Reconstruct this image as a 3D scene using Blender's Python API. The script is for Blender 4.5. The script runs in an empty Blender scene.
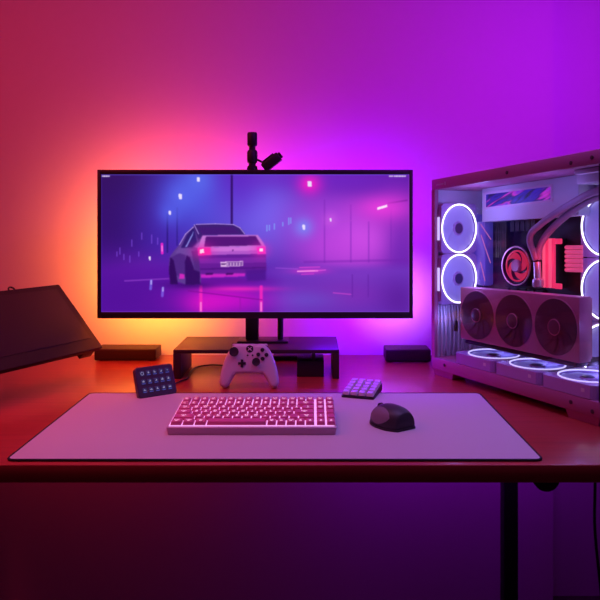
import bpy, bmesh, math, random
import numpy as np
from mathutils import Vector, Matrix
random.seed(7)
C = bpy.context.scene.collection
PI = math.pi
DZ = 0.75            # desk top height
CZ = 1.156           # camera height
F = 680.0; CX = 311.0; CY = 218.0

# ------------------------------------------------------------------ materials
def s2l(c):
    c = c/255.0
    return c/12.92 if c <= .04045 else ((c+.055)/1.055)**2.4
def rgb(r, g, b): return (s2l(r), s2l(g), s2l(b), 1)

def mat(name, col, rough=.5, metal=0, noise=0, scale=60, bump=0, spec=.5, coat=0, stretch=None):
    m = bpy.data.materials.new(name); m.use_nodes = True
    nt = m.node_tree; b = nt.nodes['Principled BSDF']
    b.inputs['Base Color'].default_value = col
    b.inputs['Roughness'].default_value = rough
    b.inputs['Metallic'].default_value = metal
    b.inputs['Specular IOR Level'].default_value = spec
    b.inputs['Coat Weight'].default_value = coat
    if noise or bump:
        tc = nt.nodes.new('ShaderNodeTexCoord'); mp = nt.nodes.new('ShaderNodeMapping')
        if stretch: mp.inputs['Scale'].default_value = stretch
        n = nt.nodes.new('ShaderNodeTexNoise'); n.inputs['Scale'].default_value = scale; n.inputs['Detail'].default_value = 5
        nt.links.new(tc.outputs['Object'], mp.inputs['Vector']); nt.links.new(mp.outputs[0], n.inputs['Vector'])
        if noise:
            r = nt.nodes.new('ShaderNodeMixRGB'); r.blend_type = 'MIX'
            r.inputs[1].default_value = tuple(c*(1-noise) for c in col[:3])+(1,)
            r.inputs[2].default_value = tuple(min(1, c*(1+noise)) for c in col[:3])+(1,)
            nt.links.new(n.outputs['Fac'], r.inputs[0]); nt.links.new(r.outputs[0], b.inputs['Base Color'])
        if bump:
            bp = nt.nodes.new('ShaderNodeBump'); bp.inputs['Strength'].default_value = bump; bp.inputs['Distance'].default_value = .001
            nt.links.new(n.outputs['Fac'], bp.inputs['Height']); nt.links.new(bp.outputs[0], b.inputs['Normal'])
    return m
def emat(name, col, strength=1, base=(.02, .02, .02, 1)):
    m = mat(name, base, .3)
    b = m.node_tree.nodes['Principled BSDF']
    b.inputs['Emission Color'].default_value = col
    b.inputs['Emission Strength'].default_value = strength
    return m

M = {}
M['wall'] = mat('wall_paint', (.78, .77, .77, 1), .75, noise=.015, scale=40, bump=.05, spec=.2)
M['floor'] = mat('floor_boards', (.10, .07, .06, 1), .5, noise=.3, scale=6, stretch=(8, .8, 1))
M['black'] = mat('black_plastic', (.012, .011, .013, 1), .45, noise=.1, scale=300)
M['black_metal'] = mat('black_metal', (.015, .014, .016, 1), .4, metal=0, noise=.1, scale=200)
M['matte_black'] = mat('matte_black', (.010, .009, .011, 1), .6, noise=.1, scale=200)
M['cable'] = mat('black_cable', (.012, .012, .012, 1), .5, noise=.05)
M['mat'] = mat('mat_cloth', (.56, .50, .55, 1), .85, noise=.03, scale=700, bump=.15, spec=.15)
M['mat_edge'] = mat('mat_stitching', (.01, .01, .012, 1), .8, noise=.1, scale=900)
M['white_case'] = mat('white_case_paint', (.66, .62, .72, 1), .58, noise=.02, scale=90)
M['frame_case'] = mat('rose_case_paint', (.42, .12, .27, 1), .42, noise=.03, scale=90)
M['gpu'] = mat('rose_shroud', (.50, .18, .26, 1), .42, noise=.03, scale=90)
M['gpu_fan'] = mat('fan_blade_plastic', (.11, .045, .06, 1), .4, noise=.05)
M['key'] = mat('pink_keycap', (.66, .12, .28, 1), .45, noise=.05, scale=200)
M['kb_case'] = mat('pink_keyboard_case', (.60, .36, .50, 1), .4, noise=.03)
M['pad_key'] = mat('lavender_keycap', (.55, .48, .56, 1), .4, noise=.03)
M['controller'] = mat('white_controller_shell', (.56, .50, .58, 1), .45, noise=.02, scale=300, bump=.05)
M['ctrl_dark'] = mat('dark_controller_rubber', (.02, .015, .025, 1), .5, noise=.1)
M['mouse'] = mat('graphite_mouse', (.030, .024, .032, 1), .5, noise=.08, scale=200)
M['mouse_side'] = mat('grey_mouse_rubber', (.20, .16, .22, 1), .6, noise=.08, scale=400)
M['riser'] = mat('dark_stained_board', (.040, .016, .022, 1), .5, spec=.3, noise=.25, scale=20, stretch=(1, 12, 1))
M['hub'] = mat('brown_black_box', (.034, .010, .014, 1), .5, noise=.1, spec=.3)
M['pcb'] = mat('black_circuit_board', (.012, .010, .018, 1), .4, noise=.25, scale=60)
M['tube'] = mat('sleeved_tube', (.30, .19, .30, 1), .45, noise=.1, scale=900, bump=.2)
M['silver'] = mat('brushed_fitting', (.6, .52, .58, 1), .3, metal=.6, noise=.05)
M['screw'] = mat('screw_steel', (.10, .06, .08, 1), .4, metal=.6, noise=.05)
M['white_cable'] = mat('white_cable', (.6, .58, .66, 1), .5, noise=.1)
M['fan_white'] = emat('frosted_fan_blade', (.22, .20, .92, 1), .30, (.45, .42, .62, 1))  # blade emission stands in for LED light scattered in the plastic
M['fan_frame'] = mat('lilac_fan_frame', (.44, .28, .60, 1), .45, noise=.03)
M['fan_hub'] = mat('dark_fan_hub', (.06, .05, .12, 1), .3, noise=.05)
M['ring'] = emat('ring_glow', (.86, .86, 1, 1), 3.2)
M['ring_soft'] = emat('ring_soft_glow', (.62, .58, 1, 1), 1.1, (.6, .58, .7, 1))
M['red_led'] = emat('red_glow', (1, .035, .16, 1), .85, (.2, .02, .03, 1))
M['red_led2'] = emat('pink_cable_glow', (1, .10, .33, 1), .5, (.4, .08, .12, 1))
M['pink_led'] = emat('pink_glow', (1, .10, .24, 1), .95, (.2, .04, .06, 1))
M['red_dim'] = emat('red_swirl_glow', (.85, .02, .06, 1), .55, (.15, .02, .03, 1))
M['rim'] = mat('rose_gold_rim', (.65, .38, .42, 1), .3, metal=.7, noise=.03)
M['dark_screen'] = mat('dark_glass_screen', (.022, .006, .016, 1), .45, noise=.02, spec=.28)
M['key_legend'] = emat('legend_glow', (1, .66, .98, 1), 1.3, (.5, .3, .5, 1))
M['kb_plate'] = emat('backlight_plate', (.85, .42, .95, 1), .85, (.6, .4, .6, 1))
M['deck_icon'] = emat('icon_glow', (.55, .48, .85, 1), .42)
M['deck_key'] = emat('dim_lcd_key', (.05, .04, .20, 1), .35, (.01, .01, .02, 1))
M['deck_blue'] = emat('blue_icon_glow', (.10, .10, .60, 1), .6)
M['deck_body'] = mat('deck_plastic', (.05, .034, .075, 1), .45, noise=.1, scale=300)
M['frame_light'] = mat('pale_pink_frame', (.75, .55, .70, 1), .4, noise=.02)
M['pen_body'] = mat('dark_maroon_plastic', (.022, .008, .013, 1), .6, noise=.05, scale=200, spec=.25)
M['emblem'] = mat('pale_emblem', (.6, .55, .62, 1), .5, noise=.02)
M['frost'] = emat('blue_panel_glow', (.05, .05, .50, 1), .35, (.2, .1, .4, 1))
M['pinkline'] = emat('pink_line_glow', (.8, .2, .6, 1), .7)

# wood of the desk
def wood():
    m = bpy.data.materials.new('red_brown_wood'); m.use_nodes = True
    nt = m.node_tree; b = nt.nodes['Principled BSDF']
    tc = nt.nodes.new('ShaderNodeTexCoord'); mp = nt.nodes.new('ShaderNodeMapping')
    mp.inputs['Scale'].default_value = (1.2, 22, 22)
    n = nt.nodes.new('ShaderNodeTexNoise'); n.inputs['Scale'].default_value = 4; n.inputs['Detail'].default_value = 8; n.inputs['Distortion'].default_value = .6
    r = nt.nodes.new('ShaderNodeValToRGB')
    r.color_ramp.elements[0].position = .3; r.color_ramp.elements[0].color = (.33, .032, .028, 1)
    r.color_ramp.elements[1].position = .72; r.color_ramp.elements[1].color = (.43, .045, .036, 1)
    nt.links.new(tc.outputs['Object'], mp.inputs[0]); nt.links.new(mp.outputs[0], n.inputs['Vector'])
    nt.links.new(n.outputs['Fac'], r.inputs[0]); nt.links.new(r.outputs[0], b.inputs['Base Color'])
    b.inputs['Roughness'].default_value = .34; b.inputs['Specular IOR Level'].default_value = .4
    b.inputs['Coat Weight'].default_value = .35; b.inputs['Coat Roughness'].default_value = .16
    return m
M['wood'] = wood()

def glass():
    m = bpy.data.materials.new('clear_side_glass'); m.use_nodes = True
    nt = m.node_tree; nt.nodes.remove(nt.nodes['Principled BSDF'])
    out = nt.nodes['Material Output']
    t = nt.nodes.new('ShaderNodeBsdfTransparent'); t.inputs[0].default_value = (.95, .93, .96, 1)
    g = nt.nodes.new('ShaderNodeBsdfGlossy'); g.inputs['Roughness'].default_value = .03
    mx = nt.nodes.new('ShaderNodeMixShader')
    mx.inputs[0].default_value = .035; nt.links.new(t.outputs[0], mx.inputs[1]); nt.links.new(g.outputs[0], mx.inputs[2])
    nt.links.new(mx.outputs[0], out.inputs['Surface'])
    return m
M['glass'] = glass()

def streak_screen():
    m = bpy.data.materials.new('purple_streak_display'); m.use_nodes = True
    nt = m.node_tree; b = nt.nodes['Principled BSDF']; b.inputs['Base Color'].default_value = (.01, .01, .02, 1)
    tc = nt.nodes.new('ShaderNodeTexCoord'); mp = nt.nodes.new('ShaderNodeMapping')
    mp.vector_type = 'TEXTURE'; mp.inputs['Rotation'].default_value = (0, math.radians(-24), 0); mp.inputs['Scale'].default_value = (.11, 1, .016)
    n = nt.nodes.new('ShaderNodeTexNoise'); n.inputs['Scale'].default_value = 1.0; n.inputs['Detail'].default_value = 3; n.inputs['Distortion'].default_value = .8
    r = nt.nodes.new('ShaderNodeValToRGB'); e = r.color_ramp.elements
    e[0].position = .30; e[0].color = rgb(18, 12, 60)
    e[1].position = .78; e[1].color = rgb(235, 150, 250)
    for p, c in ((.42, rgb(50, 25, 190)), (.50, rgb(30, 15, 110)), (.56, rgb(205, 45, 210)), (.64, rgb(110, 40, 220))):
        x = e.new(p); x.color = c
    nt.links.new(tc.outputs['Object'], mp.inputs[0]); nt.links.new(mp.outputs[0], n.inputs['Vector'])
    nt.links.new(n.outputs['Fac'], r.inputs[0]); nt.links.new(r.outputs[0], b.inputs['Emission Color'])
    b.inputs['Emission Strength'].default_value = .9
    return m
M['streak'] = streak_screen()

# ------------------------------------------------------------------ mesh helper
class MB:
    def __init__(s): s.bm = bmesh.new(); s.mi = 0
    def box(s, x0, x1, y0, y1, z0, z1, bev=0, seg=2, mtx=None):
        r = bmesh.ops.create_cube(s.bm, size=1); vs = r['verts']
        for v in vs:
            v.co = Vector((x0+(v.co.x+.5)*(x1-x0), y0+(v.co.y+.5)*(y1-y0), z0+(v.co.z+.5)*(z1-z0)))
        fs = list({f for v in vs for f in v.link_faces})
        if bev:
            es = list({e for v in vs for e in v.link_edges})
            r = bmesh.ops.bevel(s.bm, geom=es, offset=bev, segments=seg, profile=.5, affect='EDGES')
            vs = list({v for f in r['faces'] for v in f.verts} | {v for v in vs if v.is_valid})
            fs = list({f for v in vs for f in v.link_faces})
        for f in fs: f.material_index = s.mi
        if mtx is not None:
            for v in vs: v.co = mtx @ v.co
        return s
    def frust(s, b, t, z0, z1, rad=0):       # b, t: (x0,x1,y0,y1) at z0 / z1
        q = []
        for (x0, x1, y0, y1), z in ((b, z0), (t, z1)):
            q.append([s.bm.verts.new(p) for p in ((x0, y0, z), (x1, y0, z), (x1, y1, z), (x0, y1, z))])
        fs = [s.bm.faces.new(q[0][::-1]), s.bm.faces.new(q[1])]
        for i in range(4):
            j = (i+1) % 4
            fs.append(s.bm.faces.new((q[0][i], q[0][j], q[1][j], q[1][i])))
        for f in fs: f.material_index = s.mi
        return s
    def lathe(s, prof, o=(0, 0, 0), axis=(0, 0, 1), seg=32, caps=True):
        o = Vector(o); a = Vector(axis).normalized(); q = a.to_track_quat('Z', 'Y')
        rings = []
        for (r, h) in prof:
            rings.append([s.bm.verts.new(o + q @ Vector((r*math.cos(2*PI*k/seg), r*math.sin(2*PI*k/seg), h))) for k in range(seg)])
        for A, B in zip(rings, rings[1:]):
            for k in range(seg):
                f = s.bm.faces.new((A[k], A[(k+1) % seg], B[(k+1) % seg], B[k])); f.material_index = s.mi
        if caps:
            for R, rev in ((rings[0], True), (rings[-1], False)):
                f = s.bm.faces.new(R[::-1] if rev else R); f.material_index = s.mi
        return s
    def cyl(s, p0, p1, r, r2=None, seg=24):
        p0 = Vector(p0); p1 = Vector(p1); L = (p1-p0).length
        return s.lathe([(r, 0), (r if r2 is None else r2, L)], p0, p1-p0, seg)
    def torus(s, o, axis, R, r, seg=64, ms=10):
        prof = [(R+r*math.cos(2*PI*k/ms), r*math.sin(2*PI*k/ms)) for k in range(ms+1)]
        return s.lathe(prof, o, axis, seg, caps=False)
    def tube(s, pts, r, seg=10, sub=8):
        P = [Vector(p) for p in pts]
        if sub > 1 and len(P) > 2:
            Q = []
            for i in range(len(P)-1):
                a = P[max(i-1, 0)]; b = P[i]; c = P[i+1]; d = P[min(i+2, len(P)-1)]
                for k in range(sub):
                    t = k/sub
                    Q.append(.5*((2*b)+(c-a)*t+(2*a-5*b+4*c-d)*t*t+(-a+3*b-3*c+d)*t**3))
            Q.append(P[-1]); P = Q
        rings = []; up = None
        for i, p in enumerate(P):
            t = (P[min(i+1, len(P)-1)]-P[max(i-1, 0)]).normalized()
            if up is None:
                up = Vector((0, 0, 1)) if abs(t.z) < .9 else Vector((1, 0, 0))
            u = (up - t*up.dot(t)).normalized(); v = t.cross(u); up = u
            rings.append([s.bm.verts.new(p+r*(u*math.cos(2*PI*k/seg)+v*math.sin(2*PI*k/seg))) for k in range(seg)])
        for A, B in zip(rings, rings[1:]):
            for k in range(seg):
                f = s.bm.faces.new((A[k], A[(k+1) % seg], B[(k+1) % seg], B[k])); f.material_index = s.mi
        s.bm.faces.new(rings[0][::-1]); s.bm.faces.new(rings[-1])
        return s
    def layers(s, rings, caps=True):
        R = [[s.bm.verts.new(p) for p in r] for r in rings]
        n = len(R[0])
        for A, B in zip(R, R[1:]):
            for k in range(n):
                f = s.bm.faces.new((A[k], A[(k+1) % n], B[(k+1) % n], B[k])); f.material_index = s.mi
        if caps:
            s.bm.faces.new(R[0][::-1]).material_index = s.mi; s.bm.faces.new(R[-1]).material_index = s.mi
        return s
    def xf(s, fn):
        for v in s.bm.verts: v.co = Vector(fn(v.co))
        return s
    def build(s, name, mats, parent=None, smooth=True, angle=35):
        bmesh.ops.recalc_face_normals(s.bm, faces=s.bm.faces)
        big = [f for f in s.bm.faces if len(f.verts) > 4]
        if big: bmesh.ops.triangulate(s.bm, faces=big)
        me = bpy.data.meshes.new(name); s.bm.to_mesh(me); s.bm.free()
        for m in (mats if isinstance(mats, (list, tuple)) else [mats]): me.materials.append(m)
        if smooth:
            for p in me.polygons: p.use_smooth = True
            me.set_sharp_from_angle(angle=math.radians(angle))
        o = bpy.data.objects.new(name, me); C.objects.link(o)
        if parent is not None: o.parent = parent
        return o

def tag(o, label=None, cat=None, group=None, kind=None):
    if label: o['label'] = label
    if cat: o['category'] = cat
    if group: o['group'] = group
    if kind: o['kind'] = kind
    return o
def thing(name, label, cat, loc, rz=0, group=None):
    o = bpy.data.objects.new(name, None); C.objects.link(o)
    o.location = loc; o.rotation_euler = (0, 0, rz); o.empty_display_size = .05
    return tag(o, label, cat, group)

# ------------------------------------------------------------------ the room
WALL_Y = 2.03; JOG_X = .7224
tag(MB().box(-1.9, JOG_X, WALL_Y, WALL_Y+.25, 0, 2.6).build('wall_back', M['wall']), kind='structure')
tag(MB().box(JOG_X, 2.3, WALL_Y+.05, WALL_Y+.25, 0, 2.6).build('wall_right', M['wall']), kind='structure')
tag(MB().box(-1.9, 2.3, -1.2, WALL_Y+.25, -.05, 0).build('floor', M['floor']), kind='structure')

# ------------------------------------------------------------------ desk
DF, DB = 1.118, 2.018
desk = thing('desk', 'long red-brown wooden desk with dark metal legs', 'desk', (-.02, 1.57, 0))
def W(b):      # world coordinates -> the desk's own
    return b.xf(lambda c: (c.x+.02, c.y-1.57, c.z))
W(MB().box(-1.10, 1.06, DF, DB, DZ-.030, DZ, .0025)).build('tabletop', M['wood'], desk)
W(MB().box(.534, .573, 1.88, 1.92, .02, DZ-.0305, .002)).build('leg', M['matte_black'], desk)
W(MB().box(-1.03, -.99, 1.88, 1.92, .02, DZ-.0305, .002)).build('leg', M['matte_black'], desk)
for x in (.534, -1.03):
    W(MB().box(x-.03, x+.07, 1.86, 1.94, 0, .02, .003)).build('foot', M['matte_black'], desk)
b = MB(); b.box(-.70, -.578, 1.27, 1.29, DZ-.075, DZ-.0305, .008)
W(b).build('bracket', M['matte_black'], desk)

# ------------------------------------------------------------------ desk mat
mt = thing('desk_mat', 'large pale lilac desk mat with a dark stitched edge', 'desk mat', (-.062, 1.364, DZ))
def rrect(x0, x1, y0, y1, r, n=6):
    out = []
    for cx, cy, a in ((x1-r, y1-r, 0), (x0+r, y1-r, 90), (x0+r, y0+r, 180), (x1-r, y0+r, 270)):
        for k in range(n+1):
            t = math.radians(a+90*k/n); out.append((cx+r*math.cos(t), cy+r*math.sin(t)))
    return out
mx0, mx1, my0, my1 = -.4465, .4490, -.2295, .200
o2 = rrect(mx0, mx1, my0, my1, .012)
b = MB(); b.layers([[(x, y, z) for x, y in o2] for z in (.0005, .0034)]); b.build('mat_surface', M['mat'], mt)
b = MB(); op = [Vector((x, y, .0022)) for x, y in o2]
b.tube(op+[op[0]], .0022, 8, sub=1); b.build('stitched_edge', M['mat_edge'], mt)
MT = DZ+.0034

# ------------------------------------------------------------------ monitor riser
ri = thing('monitor_riser', 'dark wooden monitor riser shelf on two panel legs', 'monitor riser', (-.1385, 1.811, DZ))
MB().box(-.2095, .2095, -.096, .096, .064, .0735, .0012).build('shelf', M['riser'], ri)
MB().box(-.2095, -.190, -.096, .060, 0, .0638, .001).build('side_panel', M['riser'], ri)
MB().box(.193, .2095, -.096, .060, 0, .0638, .001).build('side_panel', M['riser'], ri)

# ------------------------------------------------------------------ monitor
mon = thing('monitor', 'wide black monitor showing a car on a neon-lit street', 'monitor', (-.1458, 1.77, DZ+.0737))
MZ = -.0737          # desk level in the monitor's frame
x0, x1, z0, z1 = -.4112, .4113, .1444+MZ, .532+MZ
sx0, sx1, sz0, sz1 = -.4008, .4018, .1612+MZ, .5195+MZ
b = MB()
b.box(x0, sx0, 0, .018, z0, z1, .0015); b.box(sx1, x1, 0, .018, z0, z1, .0015)
b.box(sx0, sx1, 0, .018, sz1, z1, .0015)
b.build('bezel', M['black'], mon)
MB().box(sx0, sx1, -.0015, .018, z0, sz0, .0015).build('chin', M['black'], mon)
b = MB(); b.box(x0+.004, x1-.004, .0185, .026, z0+.004, z1-.004, .003)
b.box(-.26, .24, .026, .045, z0+.06, z1-.06, .008)
b.build('back_cover', M['matte_black'], mon)
b = MB(); b.box(-.0295, .0050, .047, .075, .0065, .25, .003); b.build('stand_post', M['black_metal'], mon)
b = MB(); b.cyl((.0635, .060, .0065), (.0635, .060, .20), .0078); b.box(.0555, .0715, .045, .066, .19, .215, .003)
b.build('stand_rod', M['black_metal'], mon)
b = MB(); b.box(-.050, .085, .030, .10, 0, .006, .002); b.build('stand_base', M['black_metal'], mon)

# --- the picture on the screen: one colour per screen point, given off as light
def paint():
    NX, NY = 621, 277
    X, Y = np.meshgrid(np.linspace(100.2, 410.3, NX), np.linspace(174.0, 312.2, NY))
    img = np.zeros((NY, NX, 3)); img[:] = (70, 22, 150)
    def mix(a, col):
        a = np.clip(a, 0, 1)[..., None]; img[:] = img*(1-a)+np.array(col, float)*a
    def blob(cx, cy, rx, ry, col, k=1.0):
        mix(k*np.exp(-(((X-cx)/rx)**2+((Y-cy)/ry)**2)), col)
    def inside(poly):
        r = np.zeros(X.shape, bool); n = len(poly)
        for i in range(n):
            xa, ya = poly[i]; xb, yb = poly[(i+1) % n]
            c = (ya > Y) != (yb > Y)
            with np.errstate(divide='ignore', invalid='ignore'):
                r ^= c & (X < (xb-xa)*(Y-ya)/(yb-ya+1e-9)+xa)
        return r
    def soft(mask, n=1):
        m = mask.astype(float)
        for _ in range(n):
            p = np.pad(m, 1, mode='edge')
            m = (p[1:-1, 1:-1]*4+p[:-2, 1:-1]*2+p[2:, 1:-1]*2+p[1:-1, :-2]*2+p[1:-1, 2:]*2+p[:-2, :-2]+p[2:, 2:]+p[:-2, 2:]+p[2:, :-2])/16
        return m
    def poly(p, col, k=1, n=2): mix(k*soft(inside(p), n), col)
    def seg(xa, ya, xb, yb, w, col, k=1):
        dx, dy = xb-xa, yb-ya; L2 = dx*dx+dy*dy
        t = np.clip(((X-xa)*dx+(Y-ya)*dy)/L2, 0, 1)
        d = np.hypot(X-xa-t*dx, Y-ya-t*dy); mix(k*np.clip(1.5-d/w, 0, 1), col)
    # sky, mist and wall
    mix(np.clip((Y-174)/138, 0, 1)*.5, (84, 16, 160))
    blob(110, 180, 60, 40, (48, 18, 92), .9); blob(115, 225, 45, 40, (46, 14, 100), .8)
    blob(195, 200, 42, 44, (72, 80, 222), .98); blob(170, 235, 40, 40, (66, 40, 180), .5)
    blob(262, 212, 50, 50, (112, 104, 240), .98); blob(240, 180, 28, 40, (92, 24, 190), .55)
    blob(358, 238, 55, 38, (214, 80, 232), 1); blob(330, 215, 44, 34, (176, 66, 224), .6); blob(335, 250, 40, 20, (190, 66, 222), .6); blob(150, 266, 55, 14, (112, 30, 178), .5)
    blob(398, 205, 26, 24, (188, 50, 205), .7); blob(350, 180, 60, 14, (112, 34, 190), .7)
    blob(402, 255, 16, 40, (108, 36, 176), .75); blob(300, 178, 60, 10, (112, 40, 200), .5)
    # ground
    g = np.clip((Y-262)/9, 0, 1)
    mix(g*.62*np.clip((X-255)/30, 0, 1), (112, 62, 196)); mix(g*.55*np.clip((290-X)/60, 0, 1), (92, 18, 164))
    blob(345, 296, 45, 15, (140, 40, 178), .55); blob(300, 300, 38, 10, (100, 84, 205), .6)
    blob(400, 300, 20, 22, (88, 26, 150), .7); blob(120, 300, 50, 20, (80, 14, 152), .6)
    blob(330, 272, 60, 4, (118, 50, 190), .6)
    # wall seams, poles, kerb
    for x, ya, yb in ((325, 200, 262), (351.5, 205, 262), (369.5, 222, 262), (392, 208, 262)):
        seg(x, ya, x, yb, .9, (122, 40, 180), .42)
    seg(231.6, 174, 231.6, 226, 1.2, (44, 12, 96), .85); seg(166.8, 214, 166.8, 252, .9, (40, 20, 120), .7); seg(176.6, 208, 176.6, 245, .9, (44, 26, 130), .6)
    seg(389, 203, 408, 200, .9, (96, 20, 140), .7); seg(326, 224, 362, 219, .7, (180, 70, 215), .5)
    seg(124, 281, 172, 278.5, .8, (150, 70, 205), .55); seg(305, 262, 408, 260, 1.2, (110, 34, 170), .4)
    # lights of the street
    for x, y, r, c in ((198, 179, 16, (90, 110, 240)), (180.5, 196, 17, (88, 104, 240)), (169.5, 212.5, 12, (84, 96, 235)), (304, 227, 10, (120, 140, 250))):
        blob(x, y, r, r, c, .75)
    blob(310, 183.5, 12, 11, (240, 30, 200), .95); blob(383, 207.5, 26, 12, (236, 60, 222), .85); blob(331, 219.5, 7, 7, (205, 90, 230), .6)
    for x, y, w, h in ((198, 179, 1.7, 2.4), (179.8, 196.2, 1.8, 2.9), (169.2, 212.5, 1.2, 2.2), (310, 183.5, 2.3, 3.0), (304, 227, 1.4, 2.8), (331.2, 219.7, 1.0, 1.9), (149, 258.3, .9, 2.2)):
        poly([(x-w, y-h*.8), (x-w*.4, y-h), (x+w*.9, y-h*.8), (x+w, y+h*.8), (x+w*.3, y+h), (x-w*.8, y+h*.8)], (238, 224, 255), .97, 1)
    poly([(378, 207.2), (388, 204.3), (388.3, 206.6), (378.4, 209.8)], (255, 226, 255), 1, 1)
    seg(161.3, 244, 161.6, 253, 1.3, (240, 40, 205), .95); seg(161.4, 246, 161.5, 251, .6, (255, 120, 230), .9)
    for x, y, h in ((119, 251, 3), (123, 257, 2.5), (129, 259, 3), (131, 243, 3), (141, 236, 3), (151, 239, 4), (157, 241, 3), (116, 254, 2), (138, 254, 2)):
        seg(x, y-h, x, y+h, .7, (130, 80, 225), .5)
    for x, y, h in ((267, 228, 2.6), (269.5, 227.5, 2.2), (274.5, 226.3, 2.4), (283, 224, 1.5), (289, 221, 3), (291, 220.4, 2.4)):
        seg(x, y-h, x, y+h, .8, (130, 160, 248), .65)
    for x, y in ((150.5, 283), (162.3, 290)):
        seg(x, y-2, x-.6, y+6, 1.3, (118, 110, 240), .75); seg(x, y-2, x, y+1, .8, (190, 180, 255), .8)
    blob(310, 271, 17, 3.2, (225, 50, 205), .7); seg(298, 271.4, 318, 270.8, .7, (255, 150, 235), .85); seg(316, 270.8, 326, 270, .6, (235, 90, 225), .6); seg(300, 267.5, 320, 267, .6, (230, 70, 215), .6); seg(302, 274.5, 314, 274, .6, (220, 60, 210), .6); seg(276, 268, 298, 269, .6, (160, 80, 220), .5)
    seg(334, 293, 351, 294.5, .7, (205, 70, 205), .6)
    for x in (353, 369): seg(x, 275, x, 297, .7, (96, 30, 160), .5)
    # wet reflections in front of the car
    blob(228, 300, 46, 15, (212, 14, 205), .85); blob(205, 303, 20, 12, (226, 20, 200), .7)
    blob(240, 289, 34, 2.5, (240, 40, 190), .8)
    for x in (200.5, 261.2):
        seg(x, 287, x, 312, 1.6, (250, 40, 190), .85); seg(x, 303, x, 311, .9, (255, 150, 230), .7)
    seg(188, 291, 262, 300, .7, (130, 10, 150), .6); seg(240, 298, 240.5, 311, .9, (150, 20, 170), .5)
    blob(190, 285, 24, 4, (56, 10, 110), .75); blob(225, 281, 40, 3, (100, 16, 150), .7)
    # the car, seen from behind
    q = lambda pts: [(155+a/5, 210+c/5) for a, c in pts]
    poly(q([(66, 290), (72, 232), (92, 205), (122, 168), (150, 118), (188, 84), (204, 78), (240, 140), (232, 240), (226, 368), (150, 372), (78, 350)]), (92, 58, 146))
    poly(q([(96, 214), (126, 178), (176, 196), (206, 206), (200, 232), (140, 226)]), (112, 74, 164), .7, 4)
    poly(q([(72, 240), (120, 215), (150, 225), (150, 330), (80, 330)]), (74, 34, 128), .8)
    poly(q([(180, 205), (222, 200), (226, 340), (205, 345)]), (78, 40, 128))
    poly(q([(66, 300), (74, 236), (90, 250), (104, 320), (112, 372), (74, 372)]), (46, 10, 92))
    poly(q([(146, 262), (156, 226), (172, 236), (196, 300), (222, 310), (224, 372), (150, 376)]), (50, 12, 98))
    poly(q([(120, 318), (146, 322), (146, 345), (118, 344)]), (206, 40, 190))
    poly(q([(190, 80), (204, 71), (300, 68), (392, 72), (422, 86), (440, 104), (452, 124), (246, 128), (214, 150)]), (60, 30, 116))
    poly(q([(216, 88), (388, 84), (424, 116), (236, 124)]), (66, 24, 118))
    poly(q([(126, 190), (158, 122), (184, 92), (194, 92), (208, 160), (186, 186)]), (44, 26, 112))
    poly(q([(148, 186), (184, 118), (190, 104), (188, 122), (158, 184)]), (140, 150, 235), .9, 1)
    for p in (((204, 71), (300, 68)), ((300, 68), (392, 72)), ((392, 72), (424, 88)), ((424, 88), (448, 118)), ((194, 73), (216, 118)), ((190, 84), (150, 120)), ((150, 120), (120, 172))):
        (a, c), (d, e) = p; seg(155+a/5, 210+c/5, 155+d/5, 210+e/5, .55, (168, 136, 222), .75)
    poly(q([(236, 126), (514, 124), (540, 160), (552, 182), (212, 190), (222, 160)]), (196, 118, 214))
    poly(q([(252, 133), (504, 130), (532, 176), (244, 184)]), (84, 20, 120))
    poly(q([(196, 186), (216, 160), (224, 166), (214, 190)]), (150, 110, 205), .8)
    poly(q([(212, 188), (552, 180), (554, 220), (216, 228)]), (206, 112, 218))
    poly(q([(274, 208), (512, 202), (516, 222), (274, 228)]), (164, 76, 196), .7)
    poly(q([(216, 226), (554, 219), (558, 300), (540, 318), (226, 328)]), (100, 28, 150))
    poly(q([(220, 242), (556, 236), (556, 262), (222, 268)]), (128, 42, 172), .7)
    poly(q([(222, 292), (556, 284), (552, 292), (224, 300)]), (70, 14, 120), .7)
    poly(q([(212, 189), (276, 187), (280, 224), (216, 227)]), (255, 34, 160), .85, 3); poly(q([(508, 184), (552, 182), (554, 219), (514, 221)]), (255, 40, 190), .85, 3)
    blob(201.5, 251, 11, 8, (255, 30, 170), .55); blob(261, 250, 9, 8, (255, 40, 190), .5)
    poly(q([(222, 196), (243, 195), (244, 215), (223, 216)]), (255, 214, 240), 1, 1); poly(q([(522, 192), (540, 191), (541, 207), (523, 208)]), (255, 222, 250), 1, 1)
    poly(q([(326, 259), (440, 255), (441, 280), (327, 285)]), (222, 176, 230), 1, 1); poly(q([(358, 260), (437, 258), (438, 278), (358, 281)]), (138, 88, 170), 1, 1)
    for k in range(5): seg(227.6+k*3.0, 263, 227.6+k*3.0, 265.4, .5, (214, 170, 226), .8)
    poly(q([(331, 267), (354, 266), (354, 273), (331, 274)]), (72, 30, 110), .9, 1); poly(q([(384, 196), (392, 196), (391, 208), (386, 208)]), (110, 40, 140), .9, 1)
    poly(q([(226, 322), (452, 316), (450, 332), (228, 340)]), (226, 42, 205), .8, 3)
    for a in (270, 372): poly(q([(a-22, 316), (a+22, 314), (a+16, 324), (a-16, 326)]), (60, 10, 100), .9)
    poly(q([(452, 300), (556, 294), (556, 352), (460, 356)]), (74, 20, 140), .85, 6)
    # faint edge light and the tiny bar of text along the top
    mix(np.clip(1.5-(Y-174)/.8, 0, 1)*.45, (112, 96, 240)); mix(np.clip(1.4-(312.2-Y)/.8, 0, 1)*.4, (150, 90, 230))
    mix(np.clip(1.4-(X-100.2)/.8, 0, 1)*.4, (80, 50, 190)); mix(np.clip(1.4-(410.3-X)/.8, 0, 1)*.35, (180, 80, 230))
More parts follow.
